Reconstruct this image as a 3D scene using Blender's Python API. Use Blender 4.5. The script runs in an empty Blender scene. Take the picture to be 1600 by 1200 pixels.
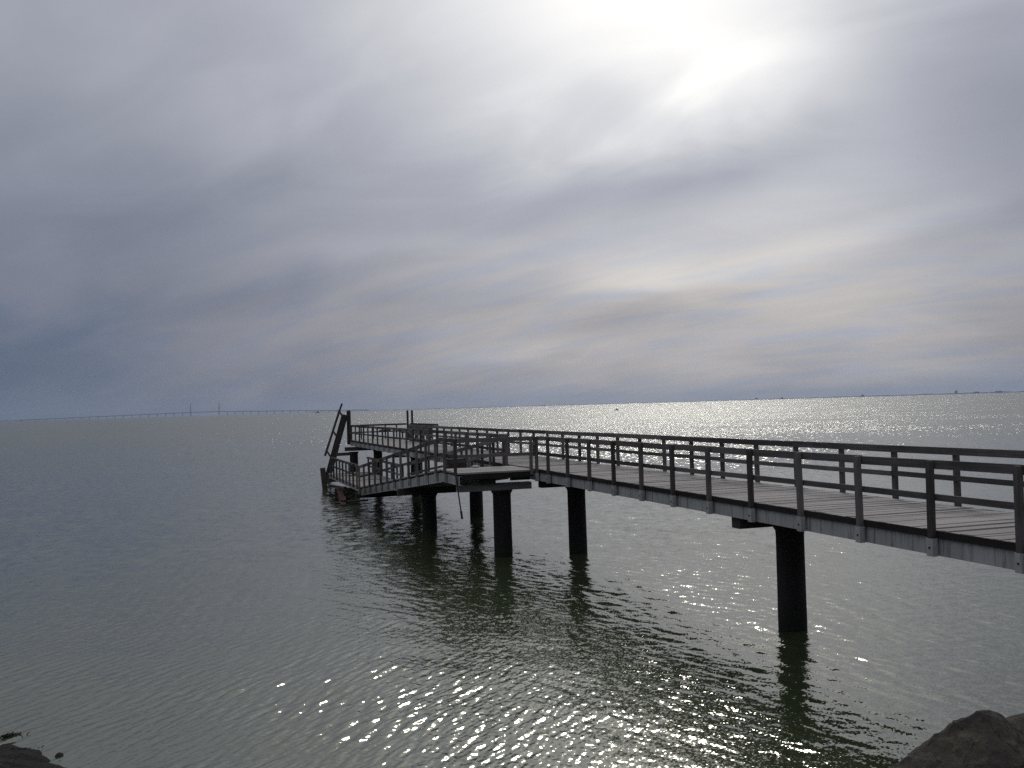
import bpy, bmesh, math, random
import numpy as np
from mathutils import Vector, Matrix, Euler

random.seed(7); rng = np.random.default_rng(11)
sc = bpy.context.scene
C = sc.collection
R = math.radians
F = 1556.0 / 1600.0            # focal length in picture widths
EYE = 4.76                     # eye above the water; the pier runs along +Y

# ------------------------------------------------------------------ camera
cam_d = bpy.data.cameras.new("camera"); cam = bpy.data.objects.new("camera", cam_d); C.objects.link(cam)
cam_d.sensor_width = 36.0; cam_d.lens = 36.0 * F
cam_d.clip_start = 0.1; cam_d.clip_end = 90000.0
_up = Vector((0.028731, 0.999340, -0.022480)).normalized()
def _cr(px, py): return Vector(((px - 800) / 1556.0, -(py - 600) / 1556.0, -1.0))
_up = _cr(1600, 612).cross(_cr(0, 658)).normalized()
_vp = _cr(300, 649.4); _vp = (_vp - _up * _vp.dot(_up)).normalized()
_xx = _vp.cross(_up)
ROT = Matrix((_xx, _vp, _up))  # camera -> world
M4 = ROT.to_4x4(); M4.translation = Vector((0, 0, EYE))
cam.matrix_world = M4
sc.camera = cam
HEAD = math.atan2(ROT[0][2] * -1, ROT[1][2] * -1)      # heading east of +Y
HX, HY = math.sin(HEAD), math.cos(HEAD)

# ------------------------------------------------------------------ sun and sky
SUN_AZ, SUN_EL = HEAD + R(9.0), R(31.5)
SDIR = Vector((math.sin(SUN_AZ) * math.cos(SUN_EL), math.cos(SUN_AZ) * math.cos(SUN_EL), math.sin(SUN_EL)))
sun_d = bpy.data.lights.new("sun", 'SUN'); sun = bpy.data.objects.new("sun", sun_d); C.objects.link(sun)
sun_d.energy = 0.6; sun_d.angle = R(10.0); sun_d.color = (1.0, 0.96, 0.9)
sun.rotation_euler = (-SDIR).to_track_quat('-Z', 'Y').to_euler()
sun.location = (0, 0, 60)

vs = sc.view_settings
sc.display_settings.display_device = 'sRGB'
vs.view_transform = 'Standard'; vs.look = 'None'; vs.exposure = 0.0; vs.gamma = 1.0; vs.use_curve_mapping = False

class NT:
    """small helper to write node graphs"""
    def __init__(s, tree): s.t = tree; s.n = tree.nodes; s.l = tree.links
    def node(s, typ, **kw):
        nd = s.n.new(typ)
        for k, v in kw.items(): setattr(nd, k, v)
        return nd
    def put(s, sock, v):
        if isinstance(v, bpy.types.NodeSocket): s.l.new(v, sock)
        elif v is not None: sock.default_value = v
    def m(s, op, a, b=None, c=None, clamp=False):
        nd = s.node('ShaderNodeMath', operation=op, use_clamp=clamp)
        for i, v in enumerate((a, b, c)):
            if v is not None: s.put(nd.inputs[i], v)
        return nd.outputs[0]
    def vm(s, op, a, b=None, out=0):
        nd = s.node('ShaderNodeVectorMath', operation=op)
        s.put(nd.inputs[0], a)
        if b is not None: s.put(nd.inputs[3] if op == 'SCALE' else nd.inputs[1], b)
        return nd.outputs['Value'] if op in ('DOT_PRODUCT', 'LENGTH', 'DISTANCE') else nd.outputs[0]
    def xyz(s, x, y, z):
        nd = s.node('ShaderNodeCombineXYZ')
        for i, v in enumerate((x, y, z)): s.put(nd.inputs[i], v)
        return nd.outputs[0]
    def sep(s, v):
        nd = s.node('ShaderNodeSeparateXYZ'); s.put(nd.inputs[0], v); return nd.outputs
    def noise(s, vec, scale, detail=3.0, rough=0.5, dist=0.0, out='Fac'):
        nd = s.node('ShaderNodeTexNoise'); s.put(nd.inputs['Vector'], vec)
        nd.inputs['Scale'].default_value = scale; nd.inputs['Detail'].default_value = detail
        nd.inputs['Roughness'].default_value = rough; nd.inputs['Distortion'].default_value = dist
        return nd.outputs[out]
    def mix(s, fac, a, b, blend='MIX'):
        nd = s.node('ShaderNodeMix', data_type='RGBA', blend_type=blend)
        s.put(nd.inputs[0], fac)
        s.put(nd.inputs[6], a if not isinstance(a, tuple) else (*a, 1)[:4]); s.put(nd.inputs[7], b if not isinstance(b, tuple) else (*b, 1)[:4])
        return nd.outputs[2]
    def ramp(s, fac, stops, interp='LINEAR'):
        nd = s.node('ShaderNodeValToRGB'); cr = nd.color_ramp; cr.interpolation = interp
        while len(cr.elements) < len(stops): cr.elements.new(0.5)
        for e, (p, c) in zip(cr.elements, stops):
            e.position = p; e.color = (*c, 1) if len(c) == 3 else c
        s.put(nd.inputs[0], fac); return nd.outputs[0]
    def sstep(s, v, a, b):
        nd = s.node('ShaderNodeMapRange', interpolation_type='SMOOTHSTEP')
        s.put(nd.inputs[0], v); nd.inputs[1].default_value = a; nd.inputs[2].default_value = b
        return nd.outputs[0]

CLOUD_A = (3.1, 1.7, 0.0); CLOUD_B = (7.3, 2.2, 0.0)
GLOW = (ROT @ _cr(1090, 15)).normalized()          # where the cloud is thinnest, just under the sun
def _azel(px, py):
    d = (ROT @ _cr(px, py)).normalized()
    return math.degrees(math.atan2(d.x * HY - d.y * HX, d.x * HX + d.y * HY)), math.degrees(math.asin(d.z))
BANKS = [(*_azel(px, py), a_, e_, tl, q) for (px, py, a_, e_, tl, q) in (
    (1150, 110, 6.0, 5.0, 10, 0.20), (870, 30, 10, 6.5, 0, 0.42), (1560, 90, 5.5, 5.0, 25, -0.42), (1370, 40, 2.5, 4, 30, -0.10),
    (980, 180, 4.5, 1.6, -12, -0.16), (1120, 262, 6.5, 1.8, 12, -0.46), (760, 320, 8, 2.0, 5, -0.16), (300, 330, 9, 2.6, 4, -0.14),
    (560, 385, 5.0, 0.9, 6, 0.20), (1560, 340, 5.0, 1.2, 14, -0.16), (1350, 375, 8.0, 0.8, 9, 0.16), (1020, 432, 4.5, 1.1, 5, 0.20),
    (1000, 508, 7.0, 1.1, 2, -0.11), (850, 548, 5.0, 0.8, 2, 0.26), (420, 460, 8, 1.3, 2, -0.12), (90, 540, 7, 2.0, 0, -0.10),
    (1440, 480, 9, 2.0, 4, 0.10), (1450, 585, 9, 1.2, 0, 0.26), (650, 605, 7, 1.2, 0, 0.14))]
def build_world():
    w = bpy.data.worlds.new("World"); sc.world = w; w.use_nodes = True
    t = NT(w.node_tree); t.n.clear()
    geo = t.node('ShaderNodeTexCoord')
    d = t.vm('NORMALIZE', geo.outputs['Generated'])
    dx, dy, dz = t.sep(d)
    ze = t.m('MAXIMUM', dz, 0.0)
    c = t.vm('DOT_PRODUCT', d, tuple(GLOW))
    omc = t.m('SUBTRACT', 1.0, c)
    def lobe(deg): return t.m('EXPONENT', t.m('MULTIPLY', omc, -1.0 / R(deg) ** 2))
    # azimuth from the camera heading (right positive) and elevation, both in degrees
    azd = t.m('MULTIPLY', t.m('ARCTAN2', t.m('SUBTRACT', t.m('MULTIPLY', dx, HY), t.m('MULTIPLY', dy, HX)),
                               t.m('ADD', t.m('MULTIPLY', dx, HX), t.m('MULTIPLY', dy, HY))), 57.29578)
    eld = t.m('MULTIPLY', t.m('ARCSINE', dz), 57.29578)
    # the cloud deck as a flat sheet overhead: coordinates turned along the streets of cloud
    k = t.m('DIVIDE', 1.0, t.m('ADD', ze, 0.30))
    az = HEAD - R(62)
    ca, sa = math.cos(az), math.sin(az)
    u = t.m('MULTIPLY', t.m('SUBTRACT', t.m('MULTIPLY', dx, ca), t.m('MULTIPLY', dy, sa)), k)
    v = t.m('MULTIPLY', t.m('ADD', t.m('MULTIPLY', dx, sa), t.m('MULTIPLY', dy, ca)), k)
    p = t.xyz(u, t.m('MULTIPLY', v, 0.62), 0.0)
    big = t.noise(t.vm('ADD', p, CLOUD_A), 1.6, 3.0, 0.45, 0.5)
    mid = t.noise(t.vm('ADD', p, CLOUD_B), 3.4, 4.0, 0.5, 0.6)
    fine = t.noise(t.vm('ADD', t.vm('MULTIPLY', t.xyz(u, v, 0.0), (2.6, 0.6, 1)), (1.2, 9.4, 0)), 5.0, 5.0, 0.55, 0.5)
    cl = t.m('ADD', t.m('MULTIPLY', big, 0.5), t.m('MULTIPLY', mid, 0.5))
    thin = t.sstep(cl, 0.34, 0.66)                       # 0 thick cloud, 1 thin cloud
    hi = t.sstep(dz, 0.0, 0.42)
    base = t.m('ADD', t.m('ADD', 0.092, t.m('MULTIPLY', hi, 0.235)), t.m('MULTIPLY', t.sstep(dz, 0.40, 1.0), 0.25))
    lum = t.m('ADD', base, t.m('MULTIPLY', lobe(36), 0.045))
    lum = t.m('ADD', lum, t.m('MULTIPLY', lobe(19), 0.14))
    lum = t.m('ADD', lum, t.m('ADD', t.m('MULTIPLY', lobe(8.5), 0.05), t.m('MULTIPLY', lobe(13), 0.20)))
    low = t.m('MULTIPLY', t.sstep(dz, 0.22, 0.04), lobe(21))
    lum = t.m('ADD', lum, t.m('MULTIPLY', low, 0.13))
    # banks of thicker and thinner cloud: (azimuth, elevation, half width, half height, tilt, strength)
    acc = t.m('MULTIPLY', t.m('SUBTRACT', thin, 0.5), 0.26)
    wob = t.m('MULTIPLY', t.m('SUBTRACT', mid, 0.5), 7.0)
    wob2 = t.m('MULTIPLY', t.m('SUBTRACT', big, 0.5), 5.0)
    for (a0, e0, ra, re, tl, sgn) in BANKS:
        A = t.m('SUBTRACT', t.m('ADD', azd, t.m('MULTIPLY', wob2, 1.2)), a0); E = t.m('SUBTRACT', t.m('ADD', eld, t.m('MULTIPLY', wob, min(1.0, re / 4.0))), e0)
        c_, s_ = math.cos(R(tl)), math.sin(R(tl))
        U = t.m('DIVIDE', t.m('ADD', t.m('MULTIPLY', A, c_), t.m('MULTIPLY', E, s_)), ra)
        V = t.m('DIVIDE', t.m('SUBTRACT', t.m('MULTIPLY', E, c_), t.m('MULTIPLY', A, s_)), re)
        g = t.m('EXPONENT', t.m('MULTIPLY', t.m('ADD', t.m('MULTIPLY', U, U), t.m('MULTIPLY', V, V)), -1.0))
        acc = t.m('ADD', acc, t.m('MULTIPLY', g, sgn))
    wisp = t.m('MULTIPLY', t.m('SUBTRACT', fine, 0.5), t.m('ADD', 0.06, t.m('MULTIPLY', low, 0.40)))
    lum = t.m('MULTIPLY', t.m('MULTIPLY', lum, 1.035), t.m('EXPONENT', t.m('ADD', acc, wisp)))
    # colour of the light through the cloud: slate blue when thick, grey-violet, then white
    tint = t.ramp(lum, [(0.0, (0.62, 0.94, 1.58)), (0.13, (0.67, 0.95, 1.52)), (0.22, (0.87, 0.965, 1.27)), (0.33, (0.93, 0.985, 1.17)), (0.6, (0.97, 0.99, 1.06)), (1.0, (1.0, 0.998, 0.985))])
    # warm breaks low over the sea below the sun
    warm = t.m('MULTIPLY', low, t.sstep(fine, 0.32, 0.60))
    col = t.vm('SCALE', tint, lum)
    col = t.mix(t.m('MULTIPLY', warm, 1.9, clamp=True), col, t.vm('MULTIPLY', col, (1.08, 0.995, 0.88)))
    sky = t.node('ShaderNodeTexSky', sky_type='NISHITA', sun_disc=False)
    sky.sun_elevation = SUN_EL; sky.sun_rotation = SUN_AZ
    sky.dust_density = 2.0
    b1 = t.node('ShaderNodeBackground'); t.put(b1.inputs[0], sky.outputs[0]); b1.inputs[1].default_value = 0.05
    b2 = t.node('ShaderNodeBackground'); t.put(b2.inputs[0], col); b2.inputs[1].default_value = 1.0
    mx = t.node('ShaderNodeMixShader'); mx.inputs[0].default_value = 0.97
    t.l.new(b1.outputs[0], mx.inputs[1]); t.l.new(b2.outputs[0], mx.inputs[2])
    o = t.node('ShaderNodeOutputWorld'); t.l.new(mx.outputs[0], o.inputs[0])
    w.cycles.sampling_method = 'MANUAL'; w.cycles.sample_map_resolution = 1024
build_world()
sc.cycles.max_bounces = 6; sc.cycles.diffuse_bounces = 2; sc.cycles.glossy_bounces = 3
sc.cycles.volume_bounces = 0
sc.cycles.sample_clamp_indirect = 8.0
sc.cycles.use_denoising = False
sc.cycles.caustics_reflective = False

# ------------------------------------------------------------------ helpers
def mat(name):
    m = bpy.data.materials.new(name); m.use_nodes = True
    t = NT(m.node_tree); b = t.n['Principled BSDF']; return m, t, b

def wood(name, dark, light, rough=0.8, scale=1.0, random_amt=0.35, algae=False, bump=0.25):
    m, t, b = mat(name)
    co = t.node('ShaderNodeTexCoord').outputs['Object']
    rnd = t.node('ShaderNodeObjectInfo').outputs['Random']
    off = t.xyz(t.m('MULTIPLY', rnd, 37.0), t.m('MULTIPLY', rnd, 91.0), t.m('MULTIPLY', rnd, 13.0))
    # grain runs along the longest way of the board: a UV-less board uses its attribute 'grain'
    at = t.node('ShaderNodeAttribute', attribute_name='grain').outputs['Vector']
    q = t.vm('ADD', at, off)
    g = t.noise(t.vm('MULTIPLY', q, (1.2 * scale, 26 * scale, 26 * scale)), 1.0, 4.0, 0.6, 0.4)
    blot = t.noise(q, 1.1 * scale, 4.0, 0.6)
    f = t.m('ADD', t.m('MULTIPLY', g, 0.6), t.m('MULTIPLY', blot, 0.55))
    f = t.m('ADD', f, t.m('MULTIPLY', t.m('SUBTRACT', rnd, 0.5), random_amt))
    col = t.mix(t.sstep(f, 0.28, 0.88), dark, light)
    if algae:
        wz = t.sep(t.node('ShaderNodeNewGeometry').outputs['Position'])[2]
        n2 = t.noise(q, 3.0, 3.0)
        wet = t.sstep(t.m('ADD', wz, t.m('MULTIPLY', n2, 0.5)), 0.95, 0.35)
        col = t.mix(wet, col, (0.012, 0.014, 0.008))
    t.put(b.inputs['Base Color'], col)
    b.inputs['Roughness'].default_value = rough
    b.inputs['Specular IOR Level'].default_value = 0.3
    bp = t.node('ShaderNodeBump'); bp.inputs['Strength'].default_value = bump; bp.inputs['Distance'].default_value = 0.01
    t.put(bp.inputs['Height'], g); t.l.new(bp.outputs[0], b.inputs['Normal'])
    return m

def plain(name, a, b_, scale=3.0, rough=0.7, metallic=0.0, bump=0.0):
    m, t, b = mat(name)
    co = t.node('ShaderNodeTexCoord').outputs['Object']
    n = t.noise(co, scale, 5.0, 0.6)
    t.put(b.inputs['Base Color'], t.mix(t.sstep(n, 0.3, 0.7), a, b_))
    b.inputs['Roughness'].default_value = rough; b.inputs['Metallic'].default_value = metallic
    b.inputs['Specular IOR Level'].default_value = 0.3
    if bump:
        bp = t.node('ShaderNodeBump'); bp.inputs['Strength'].default_value = bump; bp.inputs['Distance'].default_value = 0.02
        t.put(bp.inputs['Height'], n); t.l.new(bp.outputs[0], b.inputs['Normal'])
    return m

M = dict(
    plank=wood('weathered_plank', (0.20, 0.185, 0.168), (0.40, 0.375, 0.345), 0.75, random_amt=0.16),
    rail=wood('railing_wood', (0.052, 0.045, 0.042), (0.160, 0.143, 0.134), 0.85, random_amt=0.5),
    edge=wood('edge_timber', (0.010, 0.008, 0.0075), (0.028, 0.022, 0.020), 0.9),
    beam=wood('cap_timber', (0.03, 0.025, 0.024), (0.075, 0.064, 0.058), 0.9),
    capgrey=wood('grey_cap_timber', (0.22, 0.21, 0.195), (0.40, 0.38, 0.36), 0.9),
    pile=wood('tarred_pile', (0.012, 0.009, 0.010), (0.032, 0.024, 0.024), 0.8, 0.5, algae=True),
    panel=wood('bench_wood', (0.06, 0.055, 0.042), (0.13, 0.115, 0.09), 0.85),
    redwood=wood('red_painted_wood', (0.045, 0.016, 0.014), (0.10, 0.038, 0.03), 0.75),
    wetwood=wood('wet_wood', (0.02, 0.016, 0.012), (0.06, 0.048, 0.036), 0.5),
)

def steel():
    m, t, b = mat('galvanised_girder')
    pos = t.node('ShaderNodeNewGeometry').outputs['Position']
    n = t.noise(t.vm('MULTIPLY', pos, (1, 1, 0.25)), 2.5, 6.0, 0.65)
    n2 = t.noise(t.vm('MULTIPLY', pos, (3, 3, 0.3)), 4.0, 4.0, 0.6)
    col = t.mix(t.sstep(n, 0.35, 0.7), (0.39, 0.385, 0.37), (0.49, 0.485, 0.465))
    col = t.mix(t.m('MULTIPLY', t.sstep(n2, 0.48, 0.72), 0.75), col, (0.10, 0.085, 0.07))
    wz = t.sep(pos)[2]
    col = t.mix(t.m('MULTIPLY', t.sstep(t.m('ADD', wz, n2), 2.3, 1.3), 0.75), col, (0.11, 0.105, 0.075))
    t.put(b.inputs['Base Color'], col); b.inputs['Roughness'].default_value = 0.6
    b.inputs['Specular IOR Level'].default_value = 0.35
    return m
M['steel'] = steel()

def tagp(o, label=None, cat=None, group=None, kind=None):
    if label: o['label'] = label
    if cat: o['category'] = cat
    if group: o['group'] = group
    if kind: o['kind'] = kind
    return o

def thing(name, loc, label, cat, group=None, rz=0.0):
    o = bpy.data.objects.new(name, None); C.objects.link(o)
    o.location = loc; o.rotation_euler = (0, 0, rz); o.empty_display_size = 0.3
    return tagp(o, label, cat, group)

class MB:
    """collects beams and boxes; every vertex remembers its place along the board as 'grain'"""
    def __init__(s): s.v = []; s.f = []; s.g = []
    def beam(s, p0, p1, w, h, up=(0, 0, 1), ext0=0.0, ext1=0.0, roll=0.0):
        p0 = Vector(p0); p1 = Vector(p1); d = (p1 - p0); L = d.length; d = d / L
        p0 = p0 - d * ext0; p1 = p1 + d * ext1; L += ext0 + ext1
        up = Vector(up)
        if abs(d.dot(up)) > 0.98: up = Vector((0, 1, 0))
        sx = d.cross(up).normalized(); su = sx.cross(d).normalized()
        if roll:
            sx, su = sx * math.cos(roll) + su * math.sin(roll), su * math.cos(roll) - sx * math.sin(roll)
        o = len(s.v); r0 = random.random() * 20
        for a, P in ((0, p0), (L, p1)):
            for i, j in ((-1, -1), (1, -1), (1, 1), (-1, 1)):
                s.v.append(P + sx * (i * w / 2) + su * (j * h / 2)); s.g.append((a + r0, i * w / 2, j * h / 2))
        for f in ((0, 1, 2, 3), (7, 6, 5, 4), (0, 4, 5, 1), (1, 5, 6, 2), (2, 6, 7, 3), (3, 7, 4, 0)):
            s.f.append(tuple(o + k for k in f))
        return s
    def box(s, x0, x1, y0, y1, z0, z1):
        dx, dy, dz = x1 - x0, y1 - y0, z1 - z0
        cx, cy, cz = (x0 + x1) / 2, (y0 + y1) / 2, (z0 + z1) / 2
        if dx >= dy and dx >= dz: return s.beam((x0, cy, cz), (x1, cy, cz), dy, dz)
        if dy >= dz: return s.beam((cx, y0, cz), (cx, y1, cz), dx, dz)
        return s.beam((cx, cy, z0), (cx, cy, z1), dx, dy, up=(0, 1, 0))
    def lathe(s, base, prof, n=20, jit=0.0):
        o = len(s.v); bx, by, bz = base
        for (r, z) in prof:
            for k in range(n):
                a = 2 * math.pi * k / n
                s.v.append(Vector((bx + r * math.cos(a), by + r * math.sin(a), bz + z))); s.g.append((z, r * math.cos(a), r * math.sin(a)))
        for i in range(len(prof) - 1):
            for k in range(n):
                a, b = o + i * n + k, o + i * n + (k + 1) % n
                s.f.append((a, b, b + n, a + n))
        s.f.append(tuple(o + k for k in range(n))[::-1]); s.f.append(tuple(o + (len(prof) - 1) * n + k for k in range(n)))
        return s
    def poly(s, pts, faces):
        o = len(s.v)
        for p in pts: s.v.append(Vector(p)); s.g.append(tuple(p))
        for f in faces: s.f.append(tuple(o + k for k in f))
        return s
    def mesh(s, name, m, org=(0, 0, 0), smooth=False):
        org = Vector(org)
        me = bpy.data.meshes.new(name); me.from_pydata([tuple(p - org) for p in s.v], [], s.f); me.update()
        at = me.attributes.new('grain', 'FLOAT_VECTOR', 'POINT')
        at.data.foreach_set('vector', [c for g in s.g for c in g])
        me.materials.append(m)
        bm = bmesh.new(); bm.from_mesh(me); bmesh.ops.recalc_face_normals(bm, faces=bm.faces); bm.to_mesh(me); bm.free()
        if smooth:
            me.polygons.foreach_set('use_smooth', [True] * len(me.polygons))
        return me
    def build(s, name, m, parent=None, org=None, smooth=False, kind=None):
        """org: own origin (world); the parent is an unrotated Empty"""
        if org is None: org = s.v[0] if s.v else (0, 0, 0)
        me = s.mesh(name, m, org, smooth)
        o = bpy.data.objects.new(name, me); C.objects.link(o)
        pl = Vector((0, 0, 0))
        q = parent
        while q is not None: pl += q.location; q = q.parent
        o.location = Vector(org) - pl
        if parent: o.parent = parent
        if kind: o['kind'] = kind
        return o

def copy_part(o, parent, dloc):
    c = o.copy(); C.objects.link(c); c.parent = parent; c.location = o.location + Vector(dloc); return c

def smooth_by_angle(me, deg=40):
    me.polygons.foreach_set('use_smooth', [True] * len(me.polygons))
    bm = bmesh.new(); bm.from_mesh(me)
    for e in bm.edges:
        if len(e.link_faces) == 2 and e.calc_face_angle(0) > R(deg): e.smooth = False
    bm.to_mesh(me); bm.free()

# ------------------------------------------------------------------ the sea
def wave_field(x, y):
    """height of the near ripples in metres"""
    h = np.zeros_like(x)
    # along / across the camera heading
    fwd = x * HX + y * HY; lat = x * HY - y * HX
    r = np.hypot(x, y)
    # set A fills the lee by the beach on the left, set B comes in past the piles from the right
    wa = 1 / (1 + np.exp((lat - 1.5 + 0.3 * (fwd - 15)) / 1.1)) * 1 / (1 + np.exp((fwd - 22.5) / 2.0))
    wb = (1.0 - 0.72 * wa) * (0.62 + 0.38 / (1 + np.exp(-(fwd - 20.5) / 1.6)))
    g1 = 0.75 + 0.35 * np.sin(0.55 * x + 0.31 * y + 1.0) * np.sin(0.23 * x - 0.47 * y + 2.2)
    g2 = 0.75 + 0.35 * np.sin(0.42 * x - 0.38 * y + 0.4) * np.sin(0.31 * x + 0.29 * y + 4.0)
    def train(n, ang, spread, lam0, lam1, slope, gam):
        nonlocal_h = np.zeros_like(x)
        for i in range(n):
            lam = lam0 * (lam1 / lam0) ** rng.random()
            a = ang + rng.normal() * spread
            k = 2 * math.pi / lam
            kl, kf = k * math.sin(a), k * math.cos(a)
            ph = rng.random() * 6.283
            amp = slope / k * math.sqrt(2.0 / n) * (0.6 + 0.8 * rng.random()) * (lam / lam1) ** gam
            arg = kl * lat + kf * fwd + ph
            nonlocal_h += amp * (np.sin(arg) + 0.22 * np.sin(2 * arg + 1.57))
        return nonlocal_h
    h += wa * g1 * train(34, R(-64), R(15), 0.10, 0.34, 0.20, 0.2)
    h += wa * train(10, R(20), R(30), 0.14, 0.4, 0.035, 0.1)
    h += wb * g2 * train(36, R(52), R(15), 0.13, 0.60, 0.075, 0.2)
    h += wb * train(14, R(72), R(12), 0.28, 0.8, 0.05, 0.0)
    h += wb * train(16, R(10), R(32), 0.16, 0.7, 0.036, 0.1)
    h += train(8, R(35), R(25), 1.2, 3.5, 0.012, 0.0)
    return h

def build_sea():
    rs = [0.0, 4.0, 8.0]; r = 10.8; rs.append(r)
    while r < 47:
        r += max(0.029, 0.029 * (r / 19.0) ** 1.8); rs.append(r)
    NEAR = len(rs)
    while r < 21500:
        r *= 1.28; rs.append(min(r, 21500))
    rs = np.array(rs)
    half = R(34)
    fine = np.linspace(-half, half, 1000)
    coarse = np.linspace(half, 2 * math.pi - half, 50)[1:-1]
    ang = np.concatenate([fine, coarse]) + HEAD
    nr, na = len(rs), len(ang)
    rr, aa = np.meshgrid(rs, ang, indexing='ij')
    x = rr * np.sin(aa); y = rr * np.cos(aa)
    z = np.zeros_like(x)
    fade = np.clip((46 - rr) / 24, 0, 1); fade = fade * fade * (3 - 2 * fade)
    edge = np.ones_like(aa); rel = np.abs(aa - HEAD); edge[:, len(fine):] = 0
    ef = np.clip((half - rel) / R(2.0), 0, 1)
    w = fade * np.where(edge > 0, ef, 0) * np.clip((rr - 10.0) / 1.0, 0, 1)
    sel = w > 0
    z[sel] = wave_field(x[sel], y[sel]) * w[sel]
    co = np.stack([x, y, z], -1).reshape(-1, 3)
    i = np.arange(nr - 1)[:, None]; j = np.arange(na)[None, :]; j2 = (j + 1) % na
    quads = np.stack(np.broadcast_arrays(i * na + j, i * na + j2, (i + 1) * na + j2, (i + 1) * na + j), -1)[1:].reshape(-1, 4)
    # inner cap: one ngon ring at radius 4
    me = bpy.data.meshes.new('sea')
    nf = len(quads) + 1
    loops = np.concatenate([quads.ravel(), (na + np.arange(na))[::-1]]).astype(np.int32)
    starts = np.concatenate([np.arange(len(quads)) * 4, [len(quads) * 4]]).astype(np.int32)
    me.vertices.add(len(co)); me.vertices.foreach_set('co', co.ravel())
    me.loops.add(len(loops)); me.loops.foreach_set('vertex_index', loops)
    me.polygons.add(nf); me.polygons.foreach_set('loop_start', starts)
    me.update(calc_edges=True); me.validate()
    me.polygons.foreach_set('use_smooth', [True] * len(me.polygons))
    # make sure it faces up
    if me.polygons[0].normal.z < 0: me.flip_normals()
    m, t, b = mat('sea_water')
    g = t.node('ShaderNodeNewGeometry')
    pos = g.outputs['Position']
    px, py, pz = t.sep(pos)
    dist = t.vm('LENGTH', t.xyz(px, py, 0.0))
    far = t.sstep(dist, 20.0, 44.0)                       # where the modelled ripples hand over
    fl = t.xyz(px, py, 0.0)
    def slopes(scale, amp, stretch, off, turn):
        q = t.node('ShaderNodeMapping'); q.inputs['Rotation'].default_value = (0, 0, turn); t.put(q.inputs['Vector'], fl)
        q = t.vm('ADD', t.vm('MULTIPLY', q.outputs[0], (1.0, stretch, 1.0)), off)
        n = t.noise(q, scale, 1.0, 0.5, 0.0, out='Color')
        return t.vm('SCALE', t.vm('SUBTRACT', n, (0.5, 0.5, 0.5)), amp)
    gust = t.noise(t.vm('MULTIPLY', fl, (1, 1, 1)), 0.035, 3.0, 0.5)
    gust = t.m('ADD', 0.55, t.m('MULTIPLY', t.sstep(gust, 0.35, 0.65), 0.6))
    s = t.vm('SCALE', slopes(2.6, 0.8, 0.6, (3, 5, 1), R(20)), t.m('MULTIPLY', far, t.m('ADD', 0.48, t.m('MULTIPLY', t.sstep(dist, 45.0, 130.0), 1.95))))
    s = t.vm('ADD', s, t.vm('SCALE', slopes(0.8, 0.16, 0.5, (13, 2, 1), R(-15)), far))
    s = t.vm('SCALE', s, gust)
    s = t.vm('ADD', s, t.vm('SCALE', slopes(25.0, 0.34, 0.7, (1, 8, 3), R(40)), t.m('ADD', 0.85, t.m('MULTIPLY', far, 0.3))))
    sx, sy, sz = t.sep(s)
    nrm = t.vm('NORMALIZE', t.vm('ADD', g.outputs['Normal'], t.xyz(t.m('MULTIPLY', sx, -1.0), t.m('MULTIPLY', sy, -1.0), 0.0)))
    t.l.new(nrm, b.inputs['Normal'])
    # silty green-grey water
    n = t.noise(fl, 0.05, 4.0, 0.55)
    t.put(b.inputs['Base Color'], t.mix(t.sstep(n, 0.35, 0.65), (0.033, 0.045, 0.020), (0.045, 0.058, 0.028)))
    t.put(b.inputs['Roughness'], t.m('ADD', 0.09, t.m('MULTIPLY', t.sstep(dist, 30.0, 300.0), 0.13)))
    b.inputs['IOR'].default_value = 2.45; b.inputs['Specular Tint'].default_value = (1.0, 0.985, 0.84, 1)
    me.materials.append(m)
    o = bpy.data.objects.new('sea', me); C.objects.link(o); o['kind'] = 'structure'
    return o
build_sea()

# ------------------------------------------------------------------ the shore under the camera
def shore_z(f, l):
    """height of the bank at f metres ahead, l metres to the right of the eye"""
    # foot of the bank runs a little nearer on the right
    foot = 13.4 - 0.22 * l if l > 0 else 13.4 - 0.10 * l * 0
    if l < -5.2: foot = 14.25 + (-5.2 - l) * 0.72
    foot = max(5.0, foot)
    if f <= 1.0: return 2.95
    z = 2.95 * (1 - (f - 1.0) / (foot - 1.0))
    return max(z, -1.2)

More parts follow.
